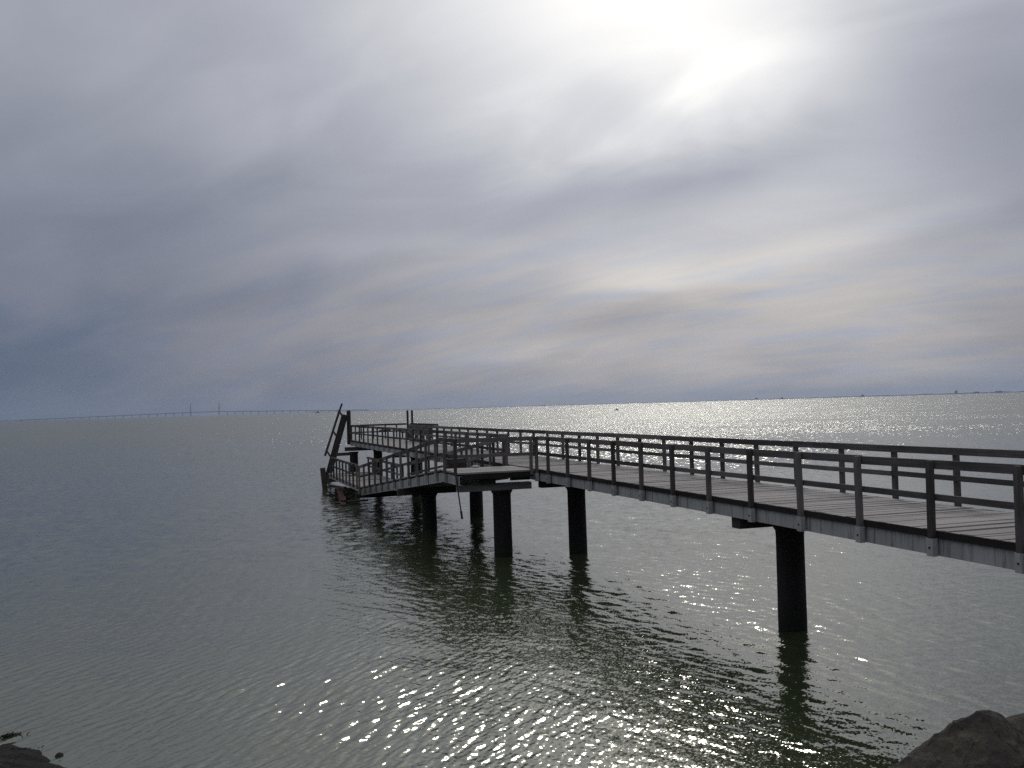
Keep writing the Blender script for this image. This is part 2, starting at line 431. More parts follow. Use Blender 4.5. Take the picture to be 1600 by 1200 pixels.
def build_shore():
    fs = np.concatenate([np.linspace(-14, 0, 12), np.linspace(0.5, 19, 75)])
    ls = np.linspace(-26, 30, 113)
    vs_, fs_ = [], []
    for f in fs:
        for l in ls:
            x = f * HX + l * HY; y = f * HY - l * HX
            n = 0.06 * math.sin(2.1 * x + 1.3 * y) * math.sin(1.7 * y - 0.6 * x) + 0.05 * random.uniform(-1, 1)
            vs_.append((x, y, shore_z(f, l) + n - 0.25))
    nl = len(ls)
    for i in range(len(fs) - 1):
        for j in range(nl - 1):
            fs_.append((i * nl + j, i * nl + j + 1, (i + 1) * nl + j + 1, (i + 1) * nl + j))
    me = bpy.data.meshes.new('shore'); me.from_pydata(vs_, [], fs_); me.update()
    if me.polygons[0].normal.z < 0: me.flip_normals()
    m, t, b = mat('shore_gravel')
    pos = t.node('ShaderNodeNewGeometry').outputs['Position']
    n = t.noise(pos, 7.0, 6.0, 0.65); n2 = t.noise(pos, 28.0, 4.0, 0.6)
    dry = t.mix(t.sstep(n, 0.3, 0.7), (0.06, 0.055, 0.048), (0.17, 0.155, 0.135))
    wet = t.mix(t.sstep(n2, 0.4, 0.65), (0.010, 0.010, 0.010), (0.030, 0.027, 0.025))
    t.put(b.inputs['Base Color'], t.mix(t.sstep(t.m('ADD', t.sep(pos)[2], t.m('MULTIPLY', n, 0.3)), 0.35, 0.75), wet, dry))
    b.inputs['Roughness'].default_value = 0.9; b.inputs['Specular IOR Level'].default_value = 0.15
    bp = t.node('ShaderNodeBump'); bp.inputs['Strength'].default_value = 0.7; bp.inputs['Distance'].default_value = 0.03
    t.put(bp.inputs['Height'], t.m('ADD', n, n2)); t.l.new(bp.outputs[0], b.inputs['Normal'])
    me.materials.append(m)
    o = bpy.data.objects.new('shore', me); C.objects.link(o); o['kind'] = 'structure'
build_shore()

# ------------------------------------------------------------------ the pier
DECK = 2.76
XN, XF = 10.38, 12.92          # near and far edge of the deck
Y0, Y1 = -1.0, 69.40
HX0, HX1, HY0 = XF, 14.80, 61.5          # the wider head at the far end
PITCH = 0.125
RAIL_T = 1.036
BENTS = (6.0, 18.0, 30.0, 42.0, 54.0, 66.0)

pier = thing('pier', (11.6, 34.0, 0.0), 'long grey wooden pier on dark round piles with plank deck and brown railings', 'pier')

# deck planks: alike boards share one mesh
variants = []
for k in range(4):
    b = MB(); dx = random.uniform(-0.012, 0.012)
    b.beam((XN + 0.006, 0, 0), (XF - 0.006, 0, 0), PITCH - 0.006, 0.05)
    variants.append(b.mesh('plank', M['plank'], (0, 0, 0)))
ny = int((Y1 - Y0) / PITCH)
ys = [Y0 + PITCH * (i + 0.5) for i in range(ny)]
near_ys = [y for y in ys if y > 10.2][:296]
rest = [y for y in ys if not (near_ys[0] <= y <= near_ys[-1])]
for y in near_ys:
    o = bpy.data.objects.new('plank', random.choice(variants)); C.objects.link(o); o.parent = pier
    o.location = (0 - 11.6, y - 34.0, DECK - 0.025 + random.uniform(-0.002, 0.002))
    o.rotation_euler = (random.uniform(-0.006, 0.006), random.uniform(-0.0008, 0.0008), random.uniform(-0.0015, 0.0015))
b = MB()
for y in rest:
    b.beam((XN + 0.006, y, DECK - 0.025), (XF - 0.006, y, DECK - 0.025 + random.uniform(-.004, .004)), PITCH - 0.014, 0.05)
y = HY0 + PITCH / 2
while y < Y1:
    b.beam((HX0 + 0.03, y, DECK - 0.025), (HX1, y, DECK - 0.025 + random.uniform(-.004, .004)), PITCH - 0.014, 0.05); y += PITCH
b.build('deck_planks', M['plank'], pier, (11.6, 34, DECK), kind='stuff')

# edge timbers under the plank ends
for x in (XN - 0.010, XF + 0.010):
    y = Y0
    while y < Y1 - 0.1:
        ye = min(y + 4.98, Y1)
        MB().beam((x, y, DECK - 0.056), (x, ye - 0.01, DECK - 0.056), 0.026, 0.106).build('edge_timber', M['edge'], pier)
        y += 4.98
# steel channel girders
def channel(b, p0, p1, h, out, t=0.014, fl=0.09):
    """C-shaped girder: web plus two flanges turned inwards (out = +-1 is the x side the web faces)"""
    p0 = Vector(p0); p1 = Vector(p1)
    b.beam(p0, p1, t, h)
    sh = Vector((-out * (fl / 2 + t / 2 + 0.001), 0, 0))
    for s in (-1, 1):
        b.beam(p0 + sh + Vector((0, 0, s * (h / 2 - t / 2))), p1 + sh + Vector((0, 0, s * (h / 2 - t / 2))), fl, t)
GZ0, GZ1 = 2.385, 2.652
for x, s in ((XN + 0.03, -1), (XF - 0.03, 1), (11.65, 1)):
    y = Y0
    for ye in [b_ for b_ in BENTS] + [Y1]:
        b = MB(); channel(b, (x, y + 0.004, (GZ0 + GZ1) / 2), (x, ye - 0.004, (GZ0 + GZ1) / 2), GZ1 - GZ0, s)
        b.build('girder', M['steel'], pier); y = ye
# piles and cap beams
def pile_mesh(top, r=0.29):
    return MB().lathe((0, 0, 0), [(r, -2.0), (r, -0.3), (r * 1.015, 0.25), (r, 0.7), (r * 0.99, top - 0.2), (r * 1.02, top - 0.11), (r * 1.16, top - 0.05), (r * 1.22, top)], 22).mesh('pile', M['pile'], (0, 0, 0))
def add_pile(x, y, top, parent, r=0.29, cache={}):
    key = (round(top, 2), r)
    if key not in cache:
        me = pile_mesh(top, r); smooth_by_angle(me, 35); cache[key] = me
    o = bpy.data.objects.new('pile', cache[key]); C.objects.link(o)
    o.parent = parent; o.location = Vector((x, y, 0)) - parent.location
    o.rotation_euler = (random.uniform(-.006, .006), random.uniform(-.006, .006), random.uniform(0, 6))
    return o
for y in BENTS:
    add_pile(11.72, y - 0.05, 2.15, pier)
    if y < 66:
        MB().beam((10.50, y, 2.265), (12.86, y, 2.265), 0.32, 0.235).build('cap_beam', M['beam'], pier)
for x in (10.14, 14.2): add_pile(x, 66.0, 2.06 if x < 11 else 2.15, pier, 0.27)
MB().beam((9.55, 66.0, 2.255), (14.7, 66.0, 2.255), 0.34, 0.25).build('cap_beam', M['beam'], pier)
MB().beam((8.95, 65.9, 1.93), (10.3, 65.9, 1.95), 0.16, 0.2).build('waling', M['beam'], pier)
# girders of the head
for x in (HX1 - 0.05,):
    b = MB(); channel(b, (x, HY0, (GZ0 + GZ1) / 2), (x, Y1, (GZ0 + GZ1) / 2), GZ1 - GZ0, 1); b.build('girder', M['steel'], pier)
MB().beam((XN + 0.08, Y1 - 0.03, 2.56), (HX1 - 0.07, Y1 - 0.03, 2.56), 0.07, 0.2).build('end_board', M['capgrey'], pier)
MB().beam((XF + 0.02, HY0 + 0.04, 2.56), (HX1 - 0.07, HY0 + 0.04, 2.56), 0.07, 0.2).build('end_board', M['capgrey'], pier)

# railings
POST = MB().beam((0, 0, -0.16), (0, 0, RAIL_T - 0.01), 0.086, 0.086, up=(0, 1, 0)).mesh('railing_post', M['rail'], (0, 0, 0))
def bracket_mesh(h=0.262):
    b = MB()
    b.beam((-0.004, 0, -0.375), (-0.004, 0, -0.375 + h), 0.13, 0.012, up=(1, 0, 0))
    b.beam((-0.045, 0.06, -0.375), (-0.045, 0.06, -0.375 + h), 0.012, 0.08, up=(1, 0, 0))
    b.beam((-0.045, -0.06, -0.375), (-0.045, -0.06, -0.375 + h), 0.012, 0.08, up=(1, 0, 0))
    b.beam((-0.085, 0, -0.375), (-0.085, 0, -0.375 + h), 0.13, 0.012, up=(1, 0, 0))
    b.lathe((0, 0, 0), [(0.001, 0), (0.001, 0.001)], 3)
    return b.mesh('bracket', M['steel'], (0, 0, 0))
BR = bracket_mesh()
BOLT = MB()
for z in (-0.25,):
    BOLT.beam((-0.091, 0, z), (-0.107, 0, z), 0.022, 0.022)
BOLTM = BOLT.mesh('bolt', M['edge'], (0, 0, 0))
def add_post(parent, x, y, z=DECK, side=-1, bracket=True, lean=0.006):
    p = bpy.data.objects.new('railing_post', POST); C.objects.link(p); p.parent = parent
    p.location = Vector((x, y, z)) - parent.location
    p.rotation_euler = (random.gauss(0, lean), random.gauss(0, lean), random.choice((0, math.pi)))
    if bracket:
        br = bpy.data.objects.new('bracket', BR); C.objects.link(br); br.parent = parent
        br.location = Vector((x + (0.042 if side < 0 else -0.042), y, z)) - parent.location
        if side > 0: br.rotation_euler = (0, 0, math.pi)
        if y < 30:
            bo = bpy.data.objects.new('bolt', BOLTM); C.objects.link(bo); bo.parent = br
    return p
def rail_run(parent, pts, x_off, name='top_rail', h=0.125, w=0.045, m=None, drop=0.0, step=2):
    """boards over two bays each; pts = world points at deck height, drop = height above the deck of the board's centre"""
    for i in range(0, len(pts) - 1, step):
        a = Vector(pts[i]); c = Vector(pts[min(i + step, len(pts) - 1)])
        j = random.gauss(0, 0.004)
        a = a + Vector((x_off, 0, drop + j)); c = c + Vector((x_off, 0, drop + random.gauss(0, 0.006)))
        MB().beam(a, c, w, h, ext0=-0.003, ext1=-0.003).build(name, m or M['rail'], parent)

SP = 1.655
near_posts = [28.66 - SP * k for k in range(0, 18)][::-1] + [29.72]
far_near_posts = [32.9] + [33.2 + SP * k for k in range(0, 22) if 33.2 + SP * k < 69.0]
far_posts = [12.9 + SP * k for k in range(-8, 34) if 12.9 + SP * k < 61.4] + [61.45]
for y in near_posts + far_near_posts: add_post(pier, XN - 0.067, y, side=-1)
for y in far_posts: add_post(pier, XF + 0.067, y, side=1)
for posts, x, s in ((near_posts, XN - 0.067, 1), (far_near_posts + [69.3], XN - 0.067, 1), (far_posts, XF + 0.067, -1)):
    P = [(x, y, DECK) for y in posts]
    rail_run(pier, P, s * 0.073, 'top_rail', 0.13, 0.046, drop=RAIL_T - 0.065)
    rail_run(pier, P, s * 0.073, 'mid_rail', 0.095, 0.04, drop=0.485)
# rails of the head
def post_line(pts, bracket=False):
    for p in pts: add_post(pier, p[0], p[1], side=1, bracket=bracket)
hx = [XF + 0.1, 13.8, HX1 - 0.02]
post_line([(x, HY0, 0) for x in hx]); post_line([(HX1 - 0.02, HY0 + 1.58 * k, 0) for k in range(1, 5)])
post_line([(x, Y1 - 0.02, 0) for x in (11.2, 12.05, 12.9, 13.7)])
def rail2(a, c, off):
    a = Vector(a); c = Vector(c); off = Vector(off)
    for nm, dz, h, w in (('top_rail', RAIL_T - 0.06, 0.12, 0.045), ('mid_rail', 0.5, 0.09, 0.04)):
        MB().beam(a + off + Vector((0, 0, dz)), c + off + Vector((0, 0, dz)), w, h).build(nm, M['rail'], pier)
rail2((XF + 0.14, HY0, DECK), (HX1 - 0.02, HY0, DECK), (0, 0.073, 0))
rail2((HX1 - 0.02, HY0 + 0.1, DECK), (HX1 - 0.02, Y1 - 0.1, DECK), (-0.073, 0, 0))
rail2((XN + 0.12, Y1 - 0.02, DECK), (14.4, Y1 - 0.02, DECK), (0, -0.073, 0))
rb = MB().beam((12.45, Y1 - 0.165, DECK + 0.56), (13.25, Y1 - 0.165, DECK + 0.6), 0.03, 0.12).build('red_board', M['redwood'], pier)
rb['label'] = 'red painted board on the end railing'
# tall mooring posts
def tall(x, y, w, top, bot=2.2, lean=(0, 0)):
    b = MB().beam((x, y, bot), (x + lean[0], y + lean[1], top - 0.06), w, w, up=(0, 1, 0))
    b.beam((x + lean[0], y + lean[1], top - 0.06), (x + lean[0], y + lean[1], top), w * 0.8, w * 0.8, up=(0, 1, 0))
    b.build('mooring_post', M['beam'], pier)
tall(10.36, Y1 + 0.02, 0.25, 4.80, 2.45)
tall(14.52, Y1 + 0.02, 0.125, 4.70); tall(14.84, Y1 - 0.0, 0.125, 4.70)

# ------------------------------------------------------------------ landing and ramp on the pier's near side
RX0, RX1 = 7.78, 10.22
ramp = thing('side_ramp', (9.0, 40.0, 0.0), 'sloping wooden side ramp with railings going down from the pier to the water', 'ramp')
def rz(y):
    if y <= 32.1: return DECK
    if y <= 48.9: return DECK - (y - 32.1) * (DECK - 1.04) / 16.8
    return 1.04
# decks (planks a pixel or two wide here)
b = MB()
y = 29.82
while y < 60.8:
    if not (57.2 < y < 58.3 or 59.3 < y < 60.0 or 53.3 < y < 53.7):
        z = rz(y) - 0.028 + random.uniform(-.004, .004); sl = (rz(y + .07) - rz(y - .07))
        x1 = XN - 0.14 if y < 32.1 else RX1
        b.beam((RX0 - .01, y, z), (x1, y, z), PITCH - 0.014, 0.05)
    y += PITCH
b.build('deck_planks', M['plank'], ramp, (9, 40, 2), kind='stuff')
def seg(y0, y1, x, out, h=0.29, dz=-0.26, nm='girder', m=None):
    b = MB(); channel(b, (x, y0, rz(y0) + dz), (x, y1, rz(y1) + dz), h, out); b.build(nm, m or M['steel'], ramp)
for x, s in ((RX0 + 0.03, -1), (RX1 - 0.03, 1)):
    seg(29.8 if s < 0 else 32.15, 32.1 if s < 0 else 32.3, x, s); seg(32.13 if s < 0 else 32.33, 40.5, x, s, 0.32, -0.275); seg(40.52, 48.9, x, s, 0.32, -0.275)
    MB().beam((x - s * 0.02, 29.85 if s < 0 else 32.2, DECK - .085), (x - s * 0.02, 32.1 if s < 0 else 32.3, DECK - .085), 0.07, 0.06).build('edge_timber', M['edge'], ramp)
    MB().beam((x - s * 0.02, 32.12, rz(32.12) - .085), (x - s * 0.02, 48.9, rz(48.9) - .085), 0.07, 0.06).build('edge_timber', M['edge'], ramp)
    MB().beam((x - s * 0.02, 48.95, rz(50) - .17), (x - s * 0.02, 60.6, rz(60) - .15), 0.08, 0.22).build('edge_board', M['capgrey'], ramp)
# front edge of the landing
MB().beam((RX0 + 0.1, 29.79, DECK - 0.14), (XN - 0.17, 29.79, DECK - 0.14), 0.07, 0.17).build('edge_timber', M['edge'], ramp)
MB().beam((8.55, 30.15, DECK - 0.31), (9.05, 30.15, DECK - 0.31), 0.2, 0.17).build('packing_block', M['beam'], ramp)
MB().beam((9.55, 30.1, DECK - 0.28), (XN - 0.2, 30.1, DECK - 0.28), 0.1, 0.12).build('joist', M['beam'], ramp)
for x in (8.4, 9.0, 9.6): MB().beam((x, 29.9, DECK - 0.17), (x, 32.0, DECK - 0.17), 0.1, 0.18).build('joist', M['beam'], ramp)
# bents of the ramp
def bent(y, top, x0, x1, px, m='beam', r=0.29, w=0.3, h=0.24):
    MB().beam((x0, y, top - h / 2), (x1, y, top - h / 2), w, h).build('cap_beam', M[m], ramp)
    add_pile(px, y, top - h, ramp, r)
bent(30.45, 2.33, 7.90, 10.32, 9.36, 'capgrey', 0.29, 0.3, 0.22)
bent(38.6, rz(38.6) - 0.44, 7.6, 9.95, 8.85)
MB().beam((7.6, 49.2, 0.60), (10.3, 49.2, 0.60), 0.3, 0.26).build('cap_beam', M['beam'], ramp)
bent(60.4, 0.78, 7.7, 10.3, 9.3, 'beam', 0.25)
MB().beam((7.77, 61.9, -1.0), (7.60, 62.2, 1.3), 0.30, 0.24, up=(0, 1, 0)).build('corner_post', M['wetwood'], ramp)
MB().beam((7.85, 61.2, 0.28), (8.9, 59.0, 0.12), 0.14, 0.16).build('broken_beam', M['wetwood'], ramp)
# railings
outer = [30.0] + [31.35 + 0.0, 32.6] + [32.6 + 1.48 * k for k in range(1, 12)]
outer = sorted(set(outer))
inner = [34.2 + 1.48 * k for k in range(0, 11)]
for y in outer: add_post(ramp, RX0 - 0.045, y, rz(y), side=-1)
for y in inner: add_post(ramp, RX1 + 0.02, y, rz(y), side=1, bracket=False)
def rails(ylist, x, off, parent=ramp, zf=rz, top=RAIL_T - 0.06):
    P = [(x, y, zf(y)) for y in ylist]
    rail_run(parent, P, off, 'top_rail', 0.13, 0.05, drop=top)
    rail_run(parent, P, off, 'mid_rail', 0.095, 0.04, drop=0.49)
rails([30.0, 31.35, 32.1], RX0 - 0.045, 0.075)
rails([32.12] + outer[3:], RX0 - 0.045, 0.075)
rails([32.6] + inner, RX1 + 0.02, -0.075)
lz = lambda y: 1.04
low_o = [49.6 + 1.22 * k for k in range(9)]
low_i = [50.5 + 1.5 * k for k in range(8)]
for y in low_o: add_post(ramp, RX0 - 0.045, y, 1.04, side=-1, bracket=False)
for y in low_i: add_post(ramp, RX1 + 0.02, y, 0.9, side=1, bracket=False)
rails(low_o, RX0 - 0.045, 0.075, zf=lz); rails(low_i, RX1 + 0.02, -0.075, zf=lambda y: 0.9)
# rail across the front of the landing
for x in (RX0 + 0.4, ):
    pass
for nm, dz, h, w in (('top_rail', RAIL_T - 0.06, 0.13, 0.05), ('mid_rail', 0.49, 0.1, 0.04)):
    MB().beam((RX0 + 0.02, 29.98, DECK + dz), (XN - 0.1, 29.80, DECK + dz), w, h).build(nm, M['rail'], ramp)
add_post(ramp, XN - 0.24, 29.76, DECK, side=-1, bracket=False)

# ------------------------------------------------------------------ gangway stair leaning on the end of the pier
st = thing('leaning_stair', (9.0, 69.8, 0.0), 'steep wooden stair with a handrail leaning on the tall post at the pier end', 'stair')
YA, YB = 69.72, 70.5
A, B_ = Vector((8.72, 0, -0.45)), Vector((10.20, 0, 4.50))
for yy in (YA, YB):
    MB().beam((A.x, yy, A.z), (B_.x, yy, B_.z), 0.07, 0.33, up=(0, 1, 0), roll=math.pi / 2).build('stringer', M['beam'], st)
tr = MB().beam((0, YA + 0.05, 0), (0, YB - 0.05, 0), 0.24, 0.04)
for k in range(14):
    p = A.lerp(B_, (k + 1.2) / 15.5)
    MB().beam((p.x, YA + 0.04, p.z), (p.x, YB - 0.04, p.z), 0.24, 0.04).build('tread', M['wetwood'], st)
MB().beam((8.70, YA, 1.70), (9.80, YA, 4.86), 0.15, 0.07, up=(0, 1, 0)).build('handrail', M['rail'], st)
MB().beam((9.80, YA, 4.86), (9.97, YA, 5.30), 0.12, 0.06, up=(0, 1, 0)).build('handrail', M['rail'], st)
for a, c in (((9.74, 4.80), (10.08, 4.25)), ((9.30, 3.40), (9.60, 2.95)), ((8.83, 2.05), (9.12, 1.58))):
    MB().beam((a[0], YA, a[1]), (c[0], YA, c[1]), 0.12, 0.06, up=(0, 1, 0)).build('rail_strut', M['rail'], st)

# ------------------------------------------------------------------ things on and about the pier
bench = thing('bench', (14.3, 65.4, DECK), 'long slatted bench with a high olive-brown back on the pier head beside the twin posts', 'bench')
for k in range(3):
    MB().beam((14.42 + 0.03 * k, 61.9, DECK + 0.58 + 0.15 * k), (14.42 + 0.03 * k, 69.0, DECK + 0.58 + 0.15 * k), 0.035, 0.135).build('back_slat', M['panel'], bench)
for k in range(3):
    MB().beam((13.95 + 0.16 * k, 61.9, DECK + 0.45), (13.95 + 0.16 * k, 69.0, DECK + 0.45), 0.14, 0.04).build('seat_slat', M['panel'], bench)
for y in (62.2, 64.5, 66.8, 68.8):
    b = MB().beam((14.0, y, DECK), (14.0, y, DECK + 0.43), 0.09, 0.09, up=(0, 1, 0)); b.beam((14.46, y, DECK), (14.56, y, DECK + 0.98), 0.06, 0.09, up=(0, 1, 0))
    b.beam((13.9, y, DECK + 0.395), (14.44, y, DECK + 0.395), 0.07, 0.06)
    b.build('leg', M['panel'], bench)

hp = thing('hanging_pole', (7.7, 29.85, 1.4), 'thin dark pole hanging askew from the landing corner towards the water', 'pole')
MB().beam((7.66, 29.7, 2.72), (7.86, 29.85, 1.42), 0.035, 0.035).build('shaft', M['wetwood'], hp)
MB().beam((7.835, 29.83, 1.58), (7.875, 29.86, 1.33), 0.055, 0.055).build('tip', M['wetwood'], hp)

cr = thing('wooden_crate', (8.6, 33.0, rz(33.0)), 'dark brown wooden crate standing at the top of the side ramp', 'crate')
zc = rz(33.3)
for k in range(3):
    MB().beam((8.25, 32.85, zc + 0.06 + 0.12 * k), (8.85, 32.85, zc + 0.06 + 0.12 * k), 0.025, 0.11).build('slat', M['beam'], cr)
    MB().beam((8.25, 33.3, zc + 0.06 + 0.12 * k), (8.85, 33.3, zc + 0.06 + 0.12 * k), 0.025, 0.11).build('slat', M['beam'], cr)
    for x in (8.235, 8.865):
        MB().beam((x, 32.84, zc + 0.06 + 0.12 * k), (x, 33.31, zc + 0.06 + 0.12 * k), 0.025, 0.11).build('slat', M['beam'], cr)
MB().beam((8.25, 33.08, zc + 0.375), (8.85, 33.08, zc + 0.375), 0.42, 0.025).build('lid', M['beam'], cr)

white, t_, b_w = mat('white_plastic'); b_w.inputs['Base Color'].default_value = (0.5, 0.51, 0.52, 1); b_w.inputs['Roughness'].default_value = 0.5
bm = bmesh.new(); bmesh.ops.create_icosphere(bm, subdivisions=3, radius=0.1)
for v in bm.verts:
    v.co *= 1 + random.uniform(-0.25, 0.2); v.co.z *= 0.45; v.co.z = max(v.co.z, -0.03); v.co.x *= 1.3
me = bpy.data.meshes.new('plastic_bag'); bm.to_mesh(me); bm.free(); me.materials.append(white)
o = bpy.data.objects.new('plastic_bag', me); C.objects.link(o); o.location = (8.95, 32.0, DECK + 0.03)
tagp(o, 'small crumpled white bag lying on the landing beside the crate', 'bag')

# wreckage in the water below the lower landing
def board(name, p0, p1, w, h, m, label, cat, group=None):
    o = MB().beam(p0, p1, w, h).build(name, M[m], None, Vector(p0)); return tagp(o, label, cat, 'boards washed up under the lower landing')
board('driftwood_board', (7.35, 51.7, 0.15), (7.7, 56.3, 0.52), 0.3, 0.06, 'redwood', 'faded red board jammed under the lower landing, upper of the two red ones', 'board')
board('driftwood_board', (7.2, 50.6, 0.02), (7.5, 54.3, 0.2), 0.28, 0.06, 'redwood', 'faded red board floating at the foot of the ramp, lower of the two red ones', 'board')
board('driftwood_board', (7.3, 54.2, 0.04), (8.3, 59.2, 0.3), 0.34, 0.07, 'wetwood', 'dark sodden plank lying in the weed below the lower landing', 'board')
board('driftwood_board', (7.0, 52.0, 0.03), (8.6, 51.6, 0.12), 0.3, 0.08, 'wetwood', 'dark sodden plank floating crosswise nearest the foot of the ramp', 'board')
stake = MB().beam((7.28, 53.9, -1.0), (7.22, 53.7, 0.66), 0.11, 0.11, up=(0, 1, 0)).build('stake', M['wetwood'], None, (7.28, 53.9, 0))
tagp(stake, 'single dark stake standing in open water left of the weed heap', 'stake')
br = thing('dead_branch', (7.2, 55.0, 0.0), 'bare forked branch sticking out of the water beside the stake', 'branch')
for k, (a, c, w) in enumerate((((7.5, 55.2, 0.0), (6.85, 55.0, 0.5), .05), ((7.2, 55.1, 0.24), (6.75, 54.7, 0.22), .035), ((7.1, 55.08, 0.31), (7.2, 55.0, 0.75), .03))):
    MB().beam(a, c, w, w).build('limb' if k == 0 else 'twig', M['wetwood'], br)

def weed_mat():
    return plain('seaweed_green', (0.02, 0.022, 0.008), (0.075, 0.062, 0.022), 6.0, 0.6)
WEED = weed_mat()
def tuft(name, cx, cy, cz, sx, sy, sz, n, L, label=None):
    b = MB()
    for i in range(n):
        x, y = random.gauss(0, 0.42) * sx, random.gauss(0, 0.42) * sy
        hgt = sz * max(0, 1 - (x / sx) ** 2 * 1.2 - (y / sy) ** 2 * 1.2) * random.uniform(0.3, 1)
        p = Vector((cx + x, cy + y, cz + hgt)); a = random.uniform(0, 6.28)
        d = Vector((math.cos(a), math.sin(a), random.uniform(-0.4, 0.8))) * L * random.uniform(0.5, 1.3)
        w = Vector((-d.y, d.x, 0.2)).normalized() * L * 0.11
        q = p + d * 0.5 + Vector((0, 0, 0.06 * L)); e = p + d + Vector((0, 0, -0.2 * L))
        b.poly([p - w, p + w, q + w, q - w, e], [(0, 1, 2, 3), (3, 2, 4)])
    o = b.build(name, WEED, None, (cx, cy, cz), kind='stuff'); return o
tuft('seaweed', 7.9, 55.4, -0.05, 0.6, 2.2, 0.5, 900, 0.3)

# ------------------------------------------------------------------ stones of the bank
def rock_mat():
    m, t, b = mat('granite_boulder')
    co = t.node('ShaderNodeTexCoord').outputs['Object']
    n1 = t.noise(co, 1.6, 6.0, 0.62); n2 = t.noise(co, 9.0, 6.0, 0.7); n3 = t.noise(t.vm('ADD', co, (4, 4, 4)), 26.0, 4.0, 0.7)
    col = t.mix(t.sstep(n1, 0.35, 0.68), (0.030, 0.026, 0.021), (0.075, 0.061, 0.052))
    col = t.mix(t.m('MULTIPLY', t.sstep(n2, 0.52, 0.7), 0.7), col, (0.115, 0.085, 0.072))
    col = t.mix(t.m('MULTIPLY', t.sstep(n3, 0.58, 0.66), 0.55), col, (0.014, 0.012, 0.010))
    col = t.mix(t.m('MULTIPLY', t.sstep(n1, 0.56, 0.66), 0.5), col, (0.075, 0.082, 0.045))
    t.put(b.inputs['Base Color'], col); b.inputs['Roughness'].default_value = 0.85; b.inputs['Specular IOR Level'].default_value = 0.3
    bp = t.node('ShaderNodeBump'); bp.inputs['Strength'].default_value = 1.0; bp.inputs['Distance'].default_value = 0.05
    t.put(bp.inputs['Height'], t.m('ADD', n2, t.m('MULTIPLY', n3, 0.6))); t.l.new(bp.outputs[0], b.inputs['Normal'])
    return m
ROCK = rock_mat()
from mathutils import noise as mnoise
def boulder(loc, size, seed, cuts=9, sub=5, rot=0.0, label=None, group=None):
    rnd = random.Random(seed)
    bm = bmesh.new(); bmesh.ops.create_icosphere(bm, subdivisions=sub, radius=1.0)
    planes = []
    for k in range(cuts):
        n = Vector((rnd.gauss(0, 1), rnd.gauss(0, 1), rnd.gauss(0, 0.8))).normalized(); planes.append((n, rnd.uniform(0.62, 0.88)))
    for v in bm.verts:
        p = v.co.copy()
        for n, d in planes:
            e = p.dot(n) - d
            if e > 0: p -= n * e * 0.88
        q = p * 1.6 + Vector((seed, 0, 0))
        p *= 1 + 0.09 * mnoise.noise(q) + 0.045 * mnoise.noise(q * 3.1) + 0.018 * mnoise.noise(q * 9)
        v.co = Vector((p.x * size[0], p.y * size[1], p.z * size[2]))
    me = bpy.data.meshes.new('boulder'); bm.to_mesh(me); bm.free(); me.materials.append(ROCK)
    smooth_by_angle(me, 50)
    o = bpy.data.objects.new('boulder', me); C.objects.link(o); o.location = loc; o.rotation_euler = (0, 0, rot)
    return tagp(o, label, 'boulder', group)
def at(px, py, dist):
    """point seen at pixel (px,py) of the 1600x1200 photo, dist metres ahead"""
    d = ROT @ _cr(px, py); return Vector((0, 0, EYE)) + d * dist
def hull_boulder(loc, pts, seed, label):
    """angular block: hull of corner points given as (right, ahead, up) metres, worn by noise"""
    bm = bmesh.new()
    for (l, f, z) in pts: bm.verts.new((f * HX + l * HY, f * HY - l * HX, z))
    r = bmesh.ops.convex_hull(bm, input=bm.verts)
    bmesh.ops.delete(bm, geom=[g for g in r['geom_interior'] if isinstance(g, bmesh.types.BMVert)], context='VERTS')
    bmesh.ops.bevel(bm, geom=list(bm.edges), offset=0.022, segments=2, profile=0.6, affect='EDGES')
    bmesh.ops.triangulate(bm, faces=bm.faces)
    for k in range(5):
        es = [e for e in bm.edges if e.calc_length() > 0.05]
        if not es: break
        bmesh.ops.subdivide_edges(bm, edges=es, cuts=1)
        bmesh.ops.triangulate(bm, faces=bm.faces)
    bm.normal_update()
    for v in bm.verts:
        q = v.co * 2.2 + Vector((seed, 0, 0))
        v.co += v.normal * (0.035 * mnoise.noise(q) + 0.03 * mnoise.noise(q * 2.7) - 0.02 * abs(mnoise.noise(q * 5.3)) + 0.012 * mnoise.noise(q * 9) + 0.006 * mnoise.noise(q * 21))
    me = bpy.data.meshes.new('boulder'); bm.to_mesh(me); bm.free(); me.materials.append(ROCK); smooth_by_angle(me, 32)
    o = bpy.data.objects.new('boulder', me); C.objects.link(o); o.location = loc
    return tagp(o, label, 'boulder')
P = at(1535, 1115, 8.2)
hull_boulder(P, [(0, 0.05, 0.0), (0.10, 0.0, -0.01), (-0.17, 0.1, -0.075), (0.24, 0.15, -0.075), (-0.74, 0.1, -0.47), (-1.15, 0.0, -0.85), (0.62, 0.2, -0.4), (1.0, 0.1, -1.0),
                 (-0.5, -0.55, -0.55), (0.15, -0.42, -0.25), (0.6, -0.5, -0.6), (-1.0, -0.7, -1.1), (0.9, -0.8, -1.1), (-0.6, 0.8, -1.0), (0.6, 0.9, -1.0), (-0.1, 0.5, -0.3)],
             5.0, 'large brown granite boulder with a sloping face in the lower right corner')
P = at(1650, 1172, 9.6)
boulder(P, (0.6, 0.6, 0.34), 9, 9, 4, 1.1, 'reddish boulder peeping out behind the large brown boulder')
for (px, py, dd, s, lab) in ((12, 1192, 14.2, 0.16, 'flat wet stone breaking the water under the seaweed at the far left'), (93, 1199, 14.1, 0.05, 'small dark wet stone just off the beach right of the seaweed')):
    P = at(px, py, dd); P.z = -0.045
    boulder(P, (s * 1.5, s, 0.09), int(px) + 3, 6, 3, 0.4, lab, 'wet stones at the left corner')
P = at(14, 1171, 15.0)
